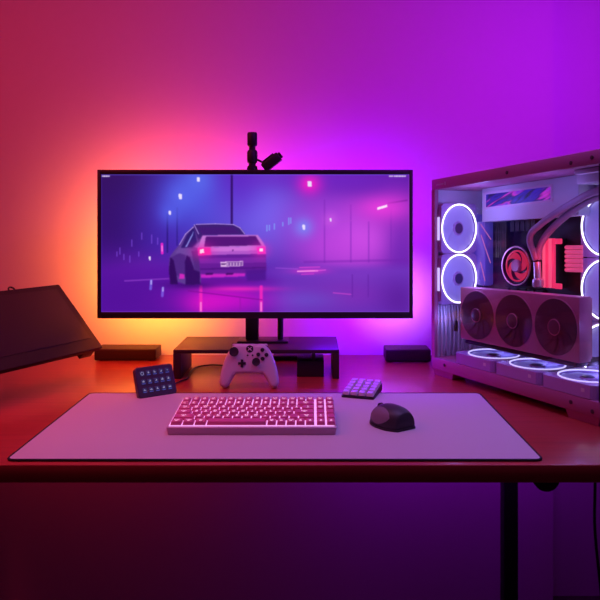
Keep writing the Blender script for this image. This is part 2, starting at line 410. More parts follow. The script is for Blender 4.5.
    for xa, xb in ((101.5, 103.1), (103.5, 105.3), (105.8, 108.2), (390.5, 393.4), (395.2, 397.6), (398, 400.6), (401, 403.2), (403.8, 406.4)):
        seg(xa, 175.7, xb, 175.7, .75, (214, 196, 240), .85)
    c = np.clip(img, 0, 255)/255.
    lin = np.where(c <= .04045, c/12.92, ((c+.055)/1.055)**2.4)
    return NX, NY, lin
NX, NY, lin = paint()
gx = np.linspace(sx0, sx1, NX); gz = np.linspace(sz1, sz0, NY)
co = np.zeros((NY, NX, 3)); co[..., 0] = gx[None, :]; co[..., 2] = gz[:, None]; co[..., 1] = .002
idx = np.arange(NX*NY).reshape(NY, NX)
faces = np.stack([idx[1:, :-1], idx[1:, 1:], idx[:-1, 1:], idx[:-1, :-1]], -1).reshape(-1, 4)
me = bpy.data.meshes.new('screen'); me.from_pydata(co.reshape(-1, 3).tolist(), [], faces.tolist())
at = me.color_attributes.new('picture', 'FLOAT_COLOR', 'POINT')
at.data.foreach_set('color', np.concatenate([lin, np.ones((NY, NX, 1))], -1).astype(np.float32).ravel())
m = mat('lit_screen', (.008, .008, .01, 1), .3)
nt = m.node_tree; a_ = nt.nodes.new('ShaderNodeAttribute'); a_.attribute_name = 'picture'
nt.links.new(a_.outputs['Color'], nt.nodes['Principled BSDF'].inputs['Emission Color']); nt.nodes['Principled BSDF'].inputs['Emission Strength'].default_value = 1.0
me.materials.append(m); so = bpy.data.objects.new('screen', me); C.objects.link(so); so.parent = mon

# ------------------------------------------------------------------ small camera clipped on the monitor's top edge
cam_t = thing('desk_camera', 'small black camera on a stubby post clipped to top of the monitor', 'camera', (-.154, 1.782, DZ+.5325))
b = MB(); b.lathe([(.0135, 0), (.0135, .008), (.0095, .011), (.0092, .016)], (0, .0, 0)); b.box(-.0135, .0135, -.008, .010, 0, .004, .001)
b.build('clamp', M['black'], cam_t)
MB().lathe([(.0095, .016), (.0128, .019), (.0138, .024), (.0138, .046), (.0118, .050), (.0085, .053), (.0082, .060)]).build('post', M['black'], cam_t)
MB().lathe([(.0085, .060), (.0122, .063), (.0132, .067), (.0132, .093), (.0115, .0975), (.006, .0985)]).build('head', M['black'], cam_t)
MB().tube([(.010, 0, .028), (.024, 0, .021), (.040, 0, .013)], .0028, 8).build('arm', M['black'], cam_t)
R = Matrix.Translation((.0505, 0, .0190)) @ Matrix.Rotation(math.radians(-38), 4, 'Y')
b = MB(); b.box(-.026, .027, -.014, .014, -.012, .013, .004, 3, R); b.box(-.018, .018, -.012, .012, .0128, .0165, .001, 2, R)
ch = b.build('camera_body', M['black'], cam_t)
MB().lathe([(.0078, 0), (.0090, .004), (.0070, .006)], R @ Vector((.027, 0, .001)), R.to_3x3() @ Vector((1, 0, 0)), 20).build('lens', M['dark_screen'], ch)

# ------------------------------------------------------------------ little boxes on the desk
def flat_box(name, label, cat, x0, x1, y0, y1, h):
    t = thing(name, label, cat, ((x0+x1)/2, (y0+y1)/2, DZ)); a = (x1-x0)/2; c = (y1-y0)/2
    MB().box(-a, a, -c, c, .0015, h, .004, 3).build('housing', M['hub'], t)
    for sx in (-1, 1):
        for sy in (-1, 1): MB().cyl((sx*a*.8, sy*c*.7, 0), (sx*a*.8, sy*c*.7, .002), .006, seg=12).build('rubber_pad', M['matte_black'], t)
    MB().box(-a*.92, a*.92, -c-.0004, -c+.001, h*.2, h*.24).build('seam_line', M['matte_black'], t)
    return t
flat_box('hub_box', 'flat brown-black box against the orange-lit wall, left of the riser', 'box', -.616, -.4405, 1.930, 2.005, .034)
flat_box('hub_box', 'flat black box against the purple-lit wall, beside the computer case', 'box', .2105, .3370, 1.908, 1.980, .0365)
dk = thing('dock_box', 'small black cube-like box standing under the right end of the riser', 'box', (-.0015, 1.782, DZ))
MB().box(-.0345, .0345, -.045, .045, 0, .041, .0015).build('housing', M['black'], dk)
MB().box(.0035, .0125, -.040, -.030, .041, .0630, .0008).build('post', M['black'], dk)
MB().box(-.0345, .0345, -.0456, -.0445, .030, .0312).build('lid_line', M['matte_black'], dk)
ad = thing('power_adapter', 'low black adapter bar lying on desk behind riser at the wall', 'adapter', (-.053, 1.955, DZ))
MB().box(-.055, .055, -.02, .02, 0, .0135, .003).build('housing', M['black'], ad)

# ------------------------------------------------------------------ keyboard
glyph_cache = {}
def glyph(t):
    if t in glyph_cache: return glyph_cache[t]
    cu = bpy.data.curves.new('g', 'FONT'); cu.body = t; cu.size = 1; cu.align_x = 'CENTER'; cu.align_y = 'CENTER'; cu.resolution_u = 2
    o = bpy.data.objects.new('g', cu); C.objects.link(o)
    dg = bpy.context.evaluated_depsgraph_get(); dg.update()
    me = bpy.data.meshes.new_from_object(o.evaluated_get(dg))
    r = ([tuple(v.co) for v in me.vertices], [tuple(p.vertices) for p in me.polygons])
    bpy.data.objects.remove(o); bpy.data.meshes.remove(me); bpy.data.curves.remove(cu)
    glyph_cache[t] = r; return r

kb = thing('keyboard', 'pink compact keyboard with glowing keys on the desk mat', 'keyboard', (-.1105, 1.336, MT))
kd = .0765; kw = .158
tilt = math.radians(4.3)
def kz(y): return .0150+(y+kd)*math.tan(tilt)           # top of the case along its depth
b = MB()
rings = []
for ins, dz in ((.002, None), (0, -.004), (0, -.0012), (.0012, 0)):
    r = []
    for x, y in rrect(-kw+ins, kw-ins, -kd+ins, kd-ins, .004, 3):
        r.append((x, y, 0 if dz is None else kz(y)+dz))
    rings.append(r)
b.layers(rings); b.build('case', M['kb_case'], kb)
b = MB(); b.box(-kw+.004, kw-.004, -kd+.004, kd-.005, .0002, .0014)
b.xf(lambda c: (c.x, c.y, kz(c.y)+c.z)).build('backlit_plate', M['kb_plate'], kb)
U = .01805
rows = [[1]*15, [1]*13+[2], [1.5]+[1]*12+[1.5], [1.75]+[1]*11+[2.25], [2.25]+[1]*11+[1.75], [1.25, 1.25, 1.25, 6.25, 1, 1, 1, 1, 1]]
legs = [['Esc']+['F%d' % i for i in range(1, 13)]+['Ins', 'Del'], list('`1234567890-=')+['Back'], ['Tab']+list('QWERTYUIOP[]')+['\\'],
        ['Caps']+list("ASDFGHJKL;'")+['Enter'], ['Shift']+list('ZXCVBNM,./')+['', 'Shift'], ['Ctrl', 'Win', 'Alt', '', 'Alt', 'Fn', 'Ctrl', '<', 'v']]
side = [['Prt', 'Hm'], ['PU', 'PD'], ['Hm', 'End'], ['', ''], ['^', ''], ['v', '>']]
def key_mesh(w, txt, d=.0168, mats=None, h=.0075):
    b = MB(); a = w/2; c = d/2; i = .0019
    b.layers([[(x, y, z) for x, y in rrect(-a+q, a-q, -c+q, c-q, .0012, 2)] for q, z in ((0, .0012), (i*.75, h-.0008), (i, h))])
    if txt:
        vs, fs = glyph(txt); sc = .0085 if len(txt) == 1 else .0056
        b.mi = 1
        nv = [b.bm.verts.new((x*sc, y*sc+.0012, h+.00015)) for x, y, _ in vs]
        for f in fs:
            try: b.bm.faces.new([nv[k] for k in f]).material_index = 1
            except ValueError: pass
        b.box(-.0024, .0024, -.0042, -.0034, h, h+.00015)      # pale under-mark
    return b
pitch = (2*kd-.010)/6
for r in range(6):
    y = kd-.0055-pitch*(r+.5); x = -kw+.0052
    ks = [(w, t) for w, t in zip(rows[r], legs[r])]
    for n, (w, t) in enumerate(ks+[(1, side[r][0]), (1, side[r][1])]):
        if n == len(ks): x = -kw+.0052+15*U+.0022
        if n == len(ks)+1: x += .0010
        o = key_mesh(w*U-.0023, t, pitch-.0030).build('keycap', [M['key'], M['key_legend']], kb, angle=50)
        o.location = (x+w*U/2, y, kz(y)+.0004); o.rotation_euler = (tilt, 0, 0)
        if w > 6: o['label'] = 'long space bar'
        x += w*U

# ------------------------------------------------------------------ number pad
npd = thing('number_pad', 'small separate number pad with pale keys behind the mouse', 'number pad', (.1175, 1.560, MT), math.radians(-18))
nt_ = math.radians(7)
def nz(y): return .0045+(y+.046)*math.tan(nt_)
b = MB(); b.layers([[(x, y, 0 if z is None else nz(y)+z) for x, y in rrect(-.0372, .0372, -.047, .047, .004, 3)] for z in (None, -.001, 0)])
b.build('base', M['black'], npd)
for r in range(5):
    for c in range(4):
        y = .037-.0182*r; x = -.0275+.01835*c
        o = key_mesh(.0164, '', .0160, h=.0085).build('keycap', [M['pad_key']], npd, angle=50)
        o.location = (x, y, nz(y)); o.rotation_euler = (nt_, 0, 0)

# ------------------------------------------------------------------ mouse
ms = thing('mouse', 'dark ergonomic mouse with grey thumb rest on the mat', 'mouse', (.1845, 1.291, MT), math.radians(33))
MS = .83
def msec(t, sc=1.0, a0=0, a1=180, n=22, lift=.006):
    y = .108*t
    hw = .0365*(max(0, 1-(abs(t-.45)/.56)**2.6))**.5
    h = .041*(max(0, 1-(abs(t-.42)/.585)**2.3))**.55
    cx = -.004-.006*math.sin(PI*t)
    pts = []
    for k in range(n+1):
        a = math.radians(a0+(a1-a0)*k/n); ca, sa = math.cos(a), math.sin(a)
        x = cx+hw*sc*math.copysign(abs(ca)**.85, ca)*(1.0 if ca > 0 else 1.12)
        z = lift+h*sc*abs(sa)**.8
        pts.append((x*MS, y*MS, z*MS*1.05))
    return pts
b = MB(); N = 26
L = [msec(.012+.976*i/N) for i in range(N+1)]
V = [[b.bm.verts.new(p) for p in r] for r in L]
for A, B in zip(V, V[1:]):
    for k in range(len(A)-1): b.bm.faces.new((A[k], A[k+1], B[k+1], B[k]))
    b.bm.faces.new((A[-1], A[0], B[0], B[-1]))
b.bm.faces.new(V[0][::-1]); b.bm.faces.new(V[-1])
b.build('shell', M['mouse'], ms, angle=60)
b = MB(); ol = []
for i in range(N+1):
    p = msec(.0+1.0*i/N); ol.append((p[0][0], p[0][1]))
for i in range(N, -1, -1):
    p = msec(.0+1.0*i/N); ol.append((p[-1][0], p[-1][1]))
b.layers([[(x*1.03, (y-.046)*1.03+.046, z) for x, y in ol] for z in (.0004, .0042)])
b.build('base', M['mouse'], ms, angle=50)
b = MB(); V = []
for i in range(15):
    t = .16+.66*i/14; e = math.sin(PI*i/14)**.5
    V.append([b.bm.verts.new(p) for p in msec(t, 1.03, 152-33*e, 152+25*e, 8)])
for A, B in zip(V, V[1:]):
    for k in range(8): b.bm.faces.new((A[k], A[k+1], B[k+1], B[k]))
th = b.build('thumb_rest', M['mouse_side'], ms, angle=60); th['label'] = 'grey ribbed thumb rest'
MB().lathe([(.006, -.0035), (.0085, -.0025), (.0085, .0025), (.006, .0035)], (-.0030, .078, .0262), (1, 0, 0), 24).build('scroll_wheel', M['ctrl_dark'], ms)

# ------------------------------------------------------------------ button deck with lit keys
bx = Vector((.0738, .052, 0)).normalized()
sd = thing('button_deck', 'small dark tilted button deck with rows of lit icons', 'button deck', (-.344, 1.537, MT), math.atan2(bx.y, bx.x))
lean = math.radians(26.6)
Rm = Matrix.Rotation(-lean, 4, 'X')     # local: x right, y thickness, z up the face
b = MB(); ring = lambda q, y: [tuple(Rm @ Vector((x, y, z))) for x, z in rrect(-.0455+q, .0455-q, .001+q, .071-q, .007, 4)]
b.layers([ring(.0015, 0), ring(0, .0015), ring(0, .014), ring(.002, .016)]); b.build('housing', M['deck_body'], sd)
b = MB(); b.box(-.035, .035, .018, .045, 0, .004, .001); b.box(-.03, .03, .030, .036, .004, .036, .001)
b.build('stand', M['matte_black'], sd)
random.seed(3)
for r in range(3):
    for c in range(5):
        x = -.0300+.0150*c; z = .0555-.0192*r
        b = MB(); b.box(x-.0052, x+.0052, -.0012, .0005, z-.0055, z+.0055, .001, 2, Rm)
        k = b.build('lit_key', M['deck_key'], sd)
        if (r, c) == (0, 0):
            b = MB(); b.torus(Rm @ Vector((x, -.0016, z)), Rm.to_3x3() @ Vector((0, 1, 0)), .0034, .0006, 20, 6)
        else:
            b = MB(); w = random.uniform(.0014, .0030); h = random.uniform(.0014, .0028)
            if (r, c) != (0, 4): b.box(x-w, x+w, -.0017, -.0012, z-.0008, z-.0008+h, 0, 2, Rm)
            dx = random.uniform(-.0015, .0015); b.box(x+dx-.0008, x+dx+.0010, -.0017, -.0012, z+.0005, z+random.uniform(.0018, .0040), 0, 2, Rm)
            b.mi = 1; b.box(x-.0042, x+.0042, -.0016, -.0012, z-.0048, z-.0036, 0, 2, Rm)
        b.build('icon', [M['deck_icon'], M['deck_blue']], k)

tag(MB().tube([(-.352, 1.60, DZ+.0053), (-.335, 1.650, DZ+.003), (-.318, 1.695, DZ+.0023), (-.311, 1.715, DZ+.0023), (-.316, 1.79, DZ+.0023), (-.307, 1.845, DZ+.0023), (-.275, 1.868, DZ+.0023), (-.24, 1.862, DZ+.0023), (-.20, 1.845, DZ+.0023), (-.15, 1.88, DZ+.0023), (-.13, 1.95, DZ+.0023)], .0020, 8).build('cable', M['cable']),
    'thin black cable curling across desk under the riser', 'cable')

# ------------------------------------------------------------------ game controller
gc = thing('game_controller', 'pale game controller standing upright in front of the riser', 'game controller', (-.1475, 1.622, DZ))
S = .0002787
half = [(293, 71), (340, 72), (385, 74), (418, 80), (442, 96), (463, 120), (480, 148), (497, 186), (514, 232), (530, 285), (540, 335), (546, 378), (544, 408), (532, 428), (512, 440), (492, 441), (474, 430), (458, 406), (444, 378), (428, 350), (412, 330), (398, 322), (350, 320), (293, 319)]
out = [((x-293)*S, (447-y)*S) for x, y in half]
out = out+[(-x, z) for x, z in out[-2:0:-1]]
def smooth_closed(P, n=3):
    Q = []; L = len(P)
    for i in range(L):
        a, b_, c, d = (Vector(P[(i+k) % L]+(0,)) for k in (-1, 0, 1, 2))
        for k in range(n):
            t = k/n; v = .5*((2*b_)+(c-a)*t+(2*a-5*b_+4*c-d)*t*t+(-a+3*b_-3*c+d)*t**3); Q.append((v.x, v.y))
    return Q
out = smooth_closed(out)
def inset(P, q):
    n = len(P); R_ = []
    for i in range(n):
        a = Vector(P[i-2]); c = Vector(P[(i+2) % n]); t = (c-a).normalized()
        R_.append((P[i][0]-t.y*q*SGN, P[i][1]+t.x*q*SGN))
    return R_
area = sum(P[0]*Q[1]-Q[0]*P[1] for P, Q in zip(out, out[1:]+out[:1]))
SGN = 1 if area > 0 else -1
tl = math.radians(10); Rg = Matrix.Rotation(-tl, 4, 'X')
prof = [(.0085, -.0135), (.0055, -.0128), (.0028, -.0112), (.0010, -.0085), (0, -.004), (0, .004), (.0012, .011), (.004, .017), (.009, .021)]
b = MB(); b.layers([[tuple(Rg @ Vector((x, y, z))) for x, z in inset(out, q)] for q, y in prof]); shell = b.build('shell', M['controller'], gc, angle=60)
mnz = min((v.co.z for v in shell.data.vertices)); gc.location.z = DZ-mnz
G = lambda cx, cy, y: Rg @ Vector(((cx-293)*S, y, (447-cy)*S))
AX = Rg.to_3x3() @ Vector((0, -1, 0)); FY = -.0136
for cx, cy, r in ((162, 137, 36), (353, 222, 31)):
    MB().lathe([(r*S*1.12, 0), (r*S*1.12, .0015), (r*S*.62, .002), (r*S*.60, .006), (r*S*.98, .0075), (r*S*.98, .0098), (r*S*.75, .0090), (r*S*.3, .0084)], G(cx, cy, FY+.001), AX, 32).build('thumbstick', M['ctrl_dark'], gc)
b = MB()
for w, h in ((33, 11), (11, 33)):
    b.box((233-w-293)*S, (233+w-293)*S, FY-.002, FY+.002, (447-235-h)*S, (447-235+h)*S, .0006, 2, Rg)
b.build('direction_pad', M['ctrl_dark'], gc)
for cx, cy in ((406, 122), (371, 160), (441, 163), (408, 196)):
    MB().lathe([(17*S, 0), (17*S, .003), (13*S, .0042)], G(cx, cy, FY+.001), AX, 24).build('button', M['ctrl_dark'], gc)
for cx in (280, 322):
    MB().lathe([(8*S, 0), (8*S, .0018), (5*S, .0022)], G(cx, 167, FY+.001), AX, 16).build('button', M['ctrl_dark'], gc)
gb = MB().lathe([(31*S, 0), (31*S, .0016), (26*S, .0020)], G(297, 113, FY+.001), AX, 28).build('guide_button', M['ctrl_dark'], gc)
b = MB()
for s in (-1, 1):
    Rr = Rg @ Matrix.Translation(((297-293)*S, FY-.0012, (447-113)*S)) @ Matrix.Rotation(s*math.radians(42), 4, 'Y')
    b.box(-.0060, .0060, -.0004, .0001, -.0010, .0010, 0, 2, Rr)
b.build('emblem', M['emblem'], gb)
for s in (-1, 1):
    b = MB(); b.box(min(s*.018, s*.042), max(s*.018, s*.042), -.004, .012, .0985, .1048, .003, 3, Rg); b.build('bumper', M['controller'], gc)
b = MB()
for sx in (-1, 1): b.tube([(sx*.057, .062, mnz+.003), (sx*.057, .040, mnz+.040), (sx*.052, .030, .060)], .0028, 8, 4)
b.tube([(-.052, .030, .060), (0, .034, .066), (.052, .030, .060)], .0028, 8, 6)
b.build('stand', M['matte_black'], gc)

# ------------------------------------------------------------------ pen display on an arm, left edge
B0 = Vector((-.535, 1.75, DZ+.074)); E1 = Vector((-.448, -.894, 0)).normalized(); e2 = Vector((-.1395, .07, .1553)); H2 = e2.length; E2 = e2.normalized()
NN = E1.cross(E2).normalized()
if NN.x < 0: NN = -NN
pd = thing('pen_display', 'dark switched-off pen display tilted on an arm at the desk left end', 'pen display', (-.95, 1.80, DZ))
O = Vector((-.95, 1.80, DZ))
def PD(b): return b.xf(lambda c: B0+E1*c.x+E2*c.y+NN*c.z-O)
LW = .44
b = MB(); b.layers([[(x, y, z) for x, y in rrect(q, LW-q, q, H2-q, .004, 3)] for q, z in ((.004, -.018), (.001, -.014), (0, -.003), (.0015, 0))])
PD(b).build('housing', M['pen_body'], pd)
b = MB(); b.box(.020, LW-.02, .034, H2-.016, -.0005, .0008); PD(b).build('display_glass', M['dark_screen'], pd)
b = MB(); b.box(-.0035, .003, .085, .150, -.012, -.003, .001); PD(b).build('side_buttons', M['black'], pd)
b = MB(); b.torus((.145, H2+.003, -.006), (0, 0, 1), .0085, .0022, 24, 8); PD(b).build('pen_loop', M['black'], pd)
for x in (.012, .30): PD(MB().box(x, x+.04, .004, .020, -.040, -.014, .003)).build('foot', M['black'], pd)
Q = B0+E1*.27+E2*.10-NN*.018-O
MB().tube([Q, Q-NN*.05, Vector((.03, -.02, .16)), Vector((0, 0, .155))], .012, 12).build('arm', M['black_metal'], pd)
b = MB(); b.cyl((0, 0, .008), (0, 0, .19), .017); b.build('post', M['black_metal'], pd)
b = MB(); b.box(-.05, .05, -.05, .05, 0, .008, .002); b.build('base', M['black_metal'], pd)

# ------------------------------------------------------------------ computer case
pc = thing('computer_case', 'open-looking glass computer case glowing with white ringed fans', 'computer', (.3137, 1.7700, DZ), math.atan2(-.8805, .474))
PL, PW, V0, V1 = .517, .285, .0156, .505
SH = lambda c: (c.x, c.y, c.z*(1+.07*c.x/PL))
def P(b, name, m, parent=pc, **k): return b.xf(SH).build(name, m, parent, **k)
def pix(px, py, w):       # a point of the depth plane w seen at a photo point, in the case's own (u, w, v)
    k = (px-CX)/F; A = .3137+.8805*w; Bq = 1.770+.474*w
    u = (k*Bq-A)/(.474+k*.8805); Y = Bq-.8805*u
    z = (CZ-DZ)-(py-CY)/F*Y
    return Vector((u, w, z/(1+.07*u/PL)))
TR = .170                 # the tray that carries the circuit board
P(MB().box(0, PL, 0, PW, .478, V1, .002), 'top_panel', M['frame_case'])
P(MB().box(0, PL, 0, PW, V0, .0455, .002), 'bottom_panel', M['frame_case'])
P(MB().box(0, .013, 0, .012, .0455, .478), 'corner_post', M['frame_case'])
P(MB().box(0, .006, .012, PW, .0455, .478), 'rear_wall', M['white_case'])
P(MB().box(.006, PL-.004, TR, TR+.004, .0455, .478), 'board_tray', M['white_case'])
P(MB().box(.006, PL, PW-.004, PW, .0455, .478), 'side_panel', M['frame_case'])
P(MB().box(.0132, PL-.0005, .001, .0045, .0455, .478), 'glass_panel', M['glass'])
P(MB().box(PL-.0035, PL-.0005, .0046, PW-.004, .0455, .478), 'glass_panel', M['glass'])
P(MB().box(PL-.003, PL, 0, .0009, .0455, .478), 'edge_strip', M['matte_black'])
for u0, u1 in ((.002, .082), (PL-.085, PL-.002)):
    for w0, w1 in ((.002, .05), (PW-.05, PW-.002)):
        P(MB().frust((u0+.006, u1-.006, w0+.003, w1-.003), (u0, u1, w0, w1), 0, V0), 'foot', M['frame_case'])
for px, py in ((507, 172.5), (571, 163), (592, 157.5), (444.5, 365), (571, 402), (592.5, 411.5)):
    q = pix(px, py, 0)
    P(MB().lathe([(.004, 0), (.004, .0012), (.003, .0018)], q+Vector((0, -.0001, 0)), (0, -1, 0), 16), 'screw', M['screw'])
b = MB()
for k in range(7): b.box(.020+.0042*k, .0230+.0042*k, -.0006, .0002, .4880, .4915)
b.box(.0535, .0565, -.0012, .0002, .4865, .4940)
P(b, 'badge', M['emblem'])

def fan(o, n, up, size, depth=.025, lit='ring', ring_r=None, mats=('fan_frame', 'fan_white', 'fan_hub'), nb=9, squash=1):
    """A framed fan whose face centre is o, looking along n."""
    o = Vector(o); n = Vector(n).normalized(); up = Vector(up); sd_ = up.cross(n).normalized()
    sq_ = sd_*squash
    T = Matrix(((sq_.x, up.x, n.x, o.x), (sq_.y, up.y, n.y, o.y), (sq_.z, up.z, n.z, o.z), (0, 0, 0, 1)))
    R_ = ring_r or size*.46; h = size/2
    b = MB()
    sq = []; ci = []; K = 48
    for k in range(K):
        a = 2*PI*(k+.5)/K; ca, sa = math.cos(a), math.sin(a); m_ = h/max(abs(ca), abs(sa))
        sq.append((min(m_, h*1.32)*ca, min(m_, h*1.32)*sa)); ci.append(((R_-.001)*ca, (R_-.001)*sa))
    rings = [[b.bm.verts.new((x, y, z)) for x, y in pts] for pts, z in ((sq, 0), (sq, -depth), (ci, -depth), (ci, 0), (sq, 0))][:4]
    rings.append(rings[0])
    for A, B in zip(rings, rings[1:]):
        for k in range(K): b.bm.faces.new((A[k], A[(k+1) % K], B[(k+1) % K], B[k]))
    b.xf(lambda c: T @ c)
    fr = P(b, 'case_fan', M[mats[0]])
    b = MB(); b.torus((0, 0, .0006), (0, 0, 1), R_, .0019, 72, 8); b.xf(lambda c: T @ c)
    P(b, 'light_ring', M[lit], fr)
    b = MB()
    for i in range(nb):
        a0 = 2*PI*i/nb; V = []
        for j in range(7):
            r = R_*(.30+.66*j/6); tw = .55*j/6
            V.append([b.bm.verts.new((r*math.cos(a0+tw+s*.71), r*math.sin(a0+tw+s*.71), -.003-.0035*(s if s else 0))) for s in (0, .5, 1)])
        for A, B in zip(V, V[1:]):
            for k in range(2): b.bm.faces.new((A[k], A[k+1], B[k+1], B[k]))
    b.lathe([(R_*.985, -.0085), (R_*.985, -.008)], seg=48); b.xf(lambda c: T @ c)
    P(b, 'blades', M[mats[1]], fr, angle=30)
    b = MB(); b.lathe([(R_*.30, -.012), (R_*.30, -.003), (R_*.27, -.0015)], seg=28); b.xf(lambda c: T @ c)
    hb = P(b, 'hub', M[mats[0]], fr)
    b = MB(); b.lathe([(R_*.22, -.0015), (R_*.215, -.0004), (R_*.09, .0000)], seg=28); b.xf(lambda c: T @ c)
    P(b, 'hub_cap', M[mats[2]], fr)
    return fr
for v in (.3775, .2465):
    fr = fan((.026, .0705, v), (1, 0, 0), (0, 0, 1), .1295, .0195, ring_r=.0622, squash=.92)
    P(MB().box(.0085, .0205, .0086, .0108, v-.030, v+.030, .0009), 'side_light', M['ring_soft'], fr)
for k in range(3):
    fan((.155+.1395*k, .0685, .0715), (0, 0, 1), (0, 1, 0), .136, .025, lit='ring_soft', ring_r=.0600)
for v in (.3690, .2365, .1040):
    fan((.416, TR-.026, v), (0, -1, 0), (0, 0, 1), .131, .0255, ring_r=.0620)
# clips on the face of the bottom fans
for k in range(3):
    b = MB(); b.box(.168+.1395*k, .176+.1395*k, -.0006+.0007, .0009, .057, .064); 
    b.xf(lambda c: (c.x+.025, c.y, c.z)); P(b, 'fan_clip', M['white_case'])
# bundle of cables below the rear fans
b = MB()
for k in range(15):
    w = .012+.0092*k; b.tube([(.012+.004*(k % 2), w, .046), (.014+.003*((k*7) % 3), w+.002*((k % 3)-1), .10), (.013, w, .178)], .0026, 6, 4)
P(b, 'cable_bundle', M['white_cable'])
# circuit board with heat sinks and slots
bd = P(MB().box(.012, .335, TR-.008, TR-.0005, .10, .46), 'circuit_board', M['pcb'])
b = MB()
for u0, u1, v0, v1, d in ((.09, .13, .30, .39, .026), (.14, .225, .365, .395, .024), (.262, .33, .17, .20, .012), (.10, .24, .20, .225, .012)):
    for q in range(5): b.box(u0+(u1-u0)*q/5, u0+(u1-u0)*(q+.8)/5, TR-.008-d, TR-.008, v0, v1)
P(b, 'heat_sink', M['black_metal'], bd)
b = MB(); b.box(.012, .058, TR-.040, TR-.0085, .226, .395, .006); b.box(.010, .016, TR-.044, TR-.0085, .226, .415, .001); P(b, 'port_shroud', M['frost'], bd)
b = MB()
for (ax, ay), (cx_, cy_) in (((480.5, 224), (491, 239.5)), ((481, 235), (490.5, 263)), ((480.5, 262), (485, 281))):
    b.tube([pix(ax, ay, TR-.0415), pix(cx_, cy_, TR-.0415)], .0012, 6, 1)
P(b, 'light_line', M['pinkline'], bd)
# cooler block with a fan face
pq = pix(516, 266, .120)
cb = P(MB().lathe([(.050, -.042), (.050, -.003), (.0475, 0), (.0440, 0), (.0435, -.010), (.001, -.010)], pq, (0, -1, 0), 48, caps=False), 'cooler_block', M['black'])
b = MB(); b.torus(pq+Vector((0, -.0008, 0)), (0, 1, 0), .0462, .0020, 56, 8); P(b, 'rim_ring', M['rim'], cb)
b = MB()
for i in range(4):
    a0 = 2*PI*i/4+.6; V = []
    for j in range(8):
        r = .013+.022*j/7; tw = 1.3*j/7
        V.append([b.bm.verts.new(pq+Vector((r*math.cos(a0+tw+s*1.05), .006-.004*s, r*math.sin(a0+tw+s*1.05)))) for s in (0, .5, 1)])
    for A, B in zip(V, V[1:]):
        for k in range(2): b.bm.faces.new((A[k], A[k+1], B[k+1], B[k]))
P(b, 'impeller', M['red_dim'], cb)
b = MB(); b.torus(pq+Vector((0, .004, 0)), (0, 1, 0), .0362, .0022, 48, 8); P(b, 'red_ring', M['red_dim'], cb)
b = MB(); b.lathe([(.0155, 0), (.0155, .010), (.012, .013), (.006, .0135)], pq+Vector((0, .009, 0)), (0, -1, 0), 32); P(b, 'hub', M['gpu'], cb)
# fitting and the two sleeved tubes
f0 = pix(537, 262, .110); f1 = pix(538, 283, .110)
b = MB(); b.cyl(f1, f0, .0088); b.lathe([(.006, -.012), (.0125, -.008), (.0135, 0), (.0125, .008), (.007, .012)], f1, (0, 0, 1), 24); b.cyl((f1.x, .112, f1.z), (f1.x, TR-.0085, f1.z), .006)
P(b, 'tube_fitting', M['silver'])
for pts in ([(536, 260, .104), (533.5, 252, .103), (530, 242, .102), (531.5, 233, .100), (541, 224, .095), (557, 212.5, .09), (575, 201.5, .085), (590, 193.5, .08), (604, 190, .078)],
            [(538.5, 260, .113), (539, 250, .113), (542.5, 241, .113), (549, 232, .112), (560, 221, .108), (575, 209, .102), (590, 200, .097), (604, 195.5, .093)]):
    Lp = []
    for px, py, w in pts:
        q = pix(px, py, w); q.x = min(q.x, PL-.016); Lp.append(q)
    P(MB().tube(Lp, .0078, 14, 8), 'coolant_tube', M['tube'])
# memory sticks
r0 = pix(543, 287, .12); r1 = pix(543, 239, .12)
for k in range(4):
    u = .2655+.0092*k
    st = P(MB().box(u-.0026, u+.0026, .126, TR-.0085, r0.z, r1.z, .0008), 'memory_stick', M['black'])
    P(MB().box(u-.0030, u+.0030, .118, .1262, r0.z-.001, r1.z+.001, .0012), 'light_bar', M['red_led' if k % 2 else 'pink_led'], st)
for v, c in ((r1.z-.006, 0), (r0.z+.004, 0)):
    P(MB().box(.2975, .316, .119, .126, v-.006, v+.006, .002), 'memory_clip', M['red_led'])
# lit ribbon of board power cables
c0 = pix(566, 272, .138); c1 = pix(580, 245, .138)
for k in range(6):
    v = c0.z+(c1.z-c0.z)*(k+.5)/6
    P(MB().tube([(c0.x, .138, v), ((c0.x+c1.x)/2, .136, v), (c1.x+.004, .142, v)], (c1.z-c0.z)/13.2, 8, 4), 'power_cable', M['red_led2'])
P(MB().box(c0.x+.004, c1.x, .144, TR-.0085, c0.z, c1.z), 'cable_comb', M['black'])
# top radiator cover with a display strip
hd = P(MB().box(.066, .372, .112, TR-.0005, .392, .4775, .002), 'radiator_cover', M['white_case'])
def quad(P4, th): 
    b = MB(); b.layers([[(p.x, p.y+d, p.z) for p in P4] for d in (0, th)]); return b
Q4 = [pix(483.5, 210.0, .110), pix(552.5, 201.5, .110), pix(552.5, 184.0, .110), pix(483.5, 192.0, .110)]
P(quad(Q4, .0019), 'display_frame', M['frame_light'], hd)
Q4 = [pix(486, 207.3, .1094), pix(550.3, 199.4, .1094), pix(550.3, 186.6, .1094), pix(486, 194.6, .1094)]
P(quad(Q4, .0005), 'display_strip', M['streak'], hd)
# small fittings under the top panel
b = MB(); b.box(.41, .47, .06, .15, .452, .4775, .003); b.box(.43, .50, .03, .05, .468, .4775, .002); P(b, 'top_bracket', M['white_case'])
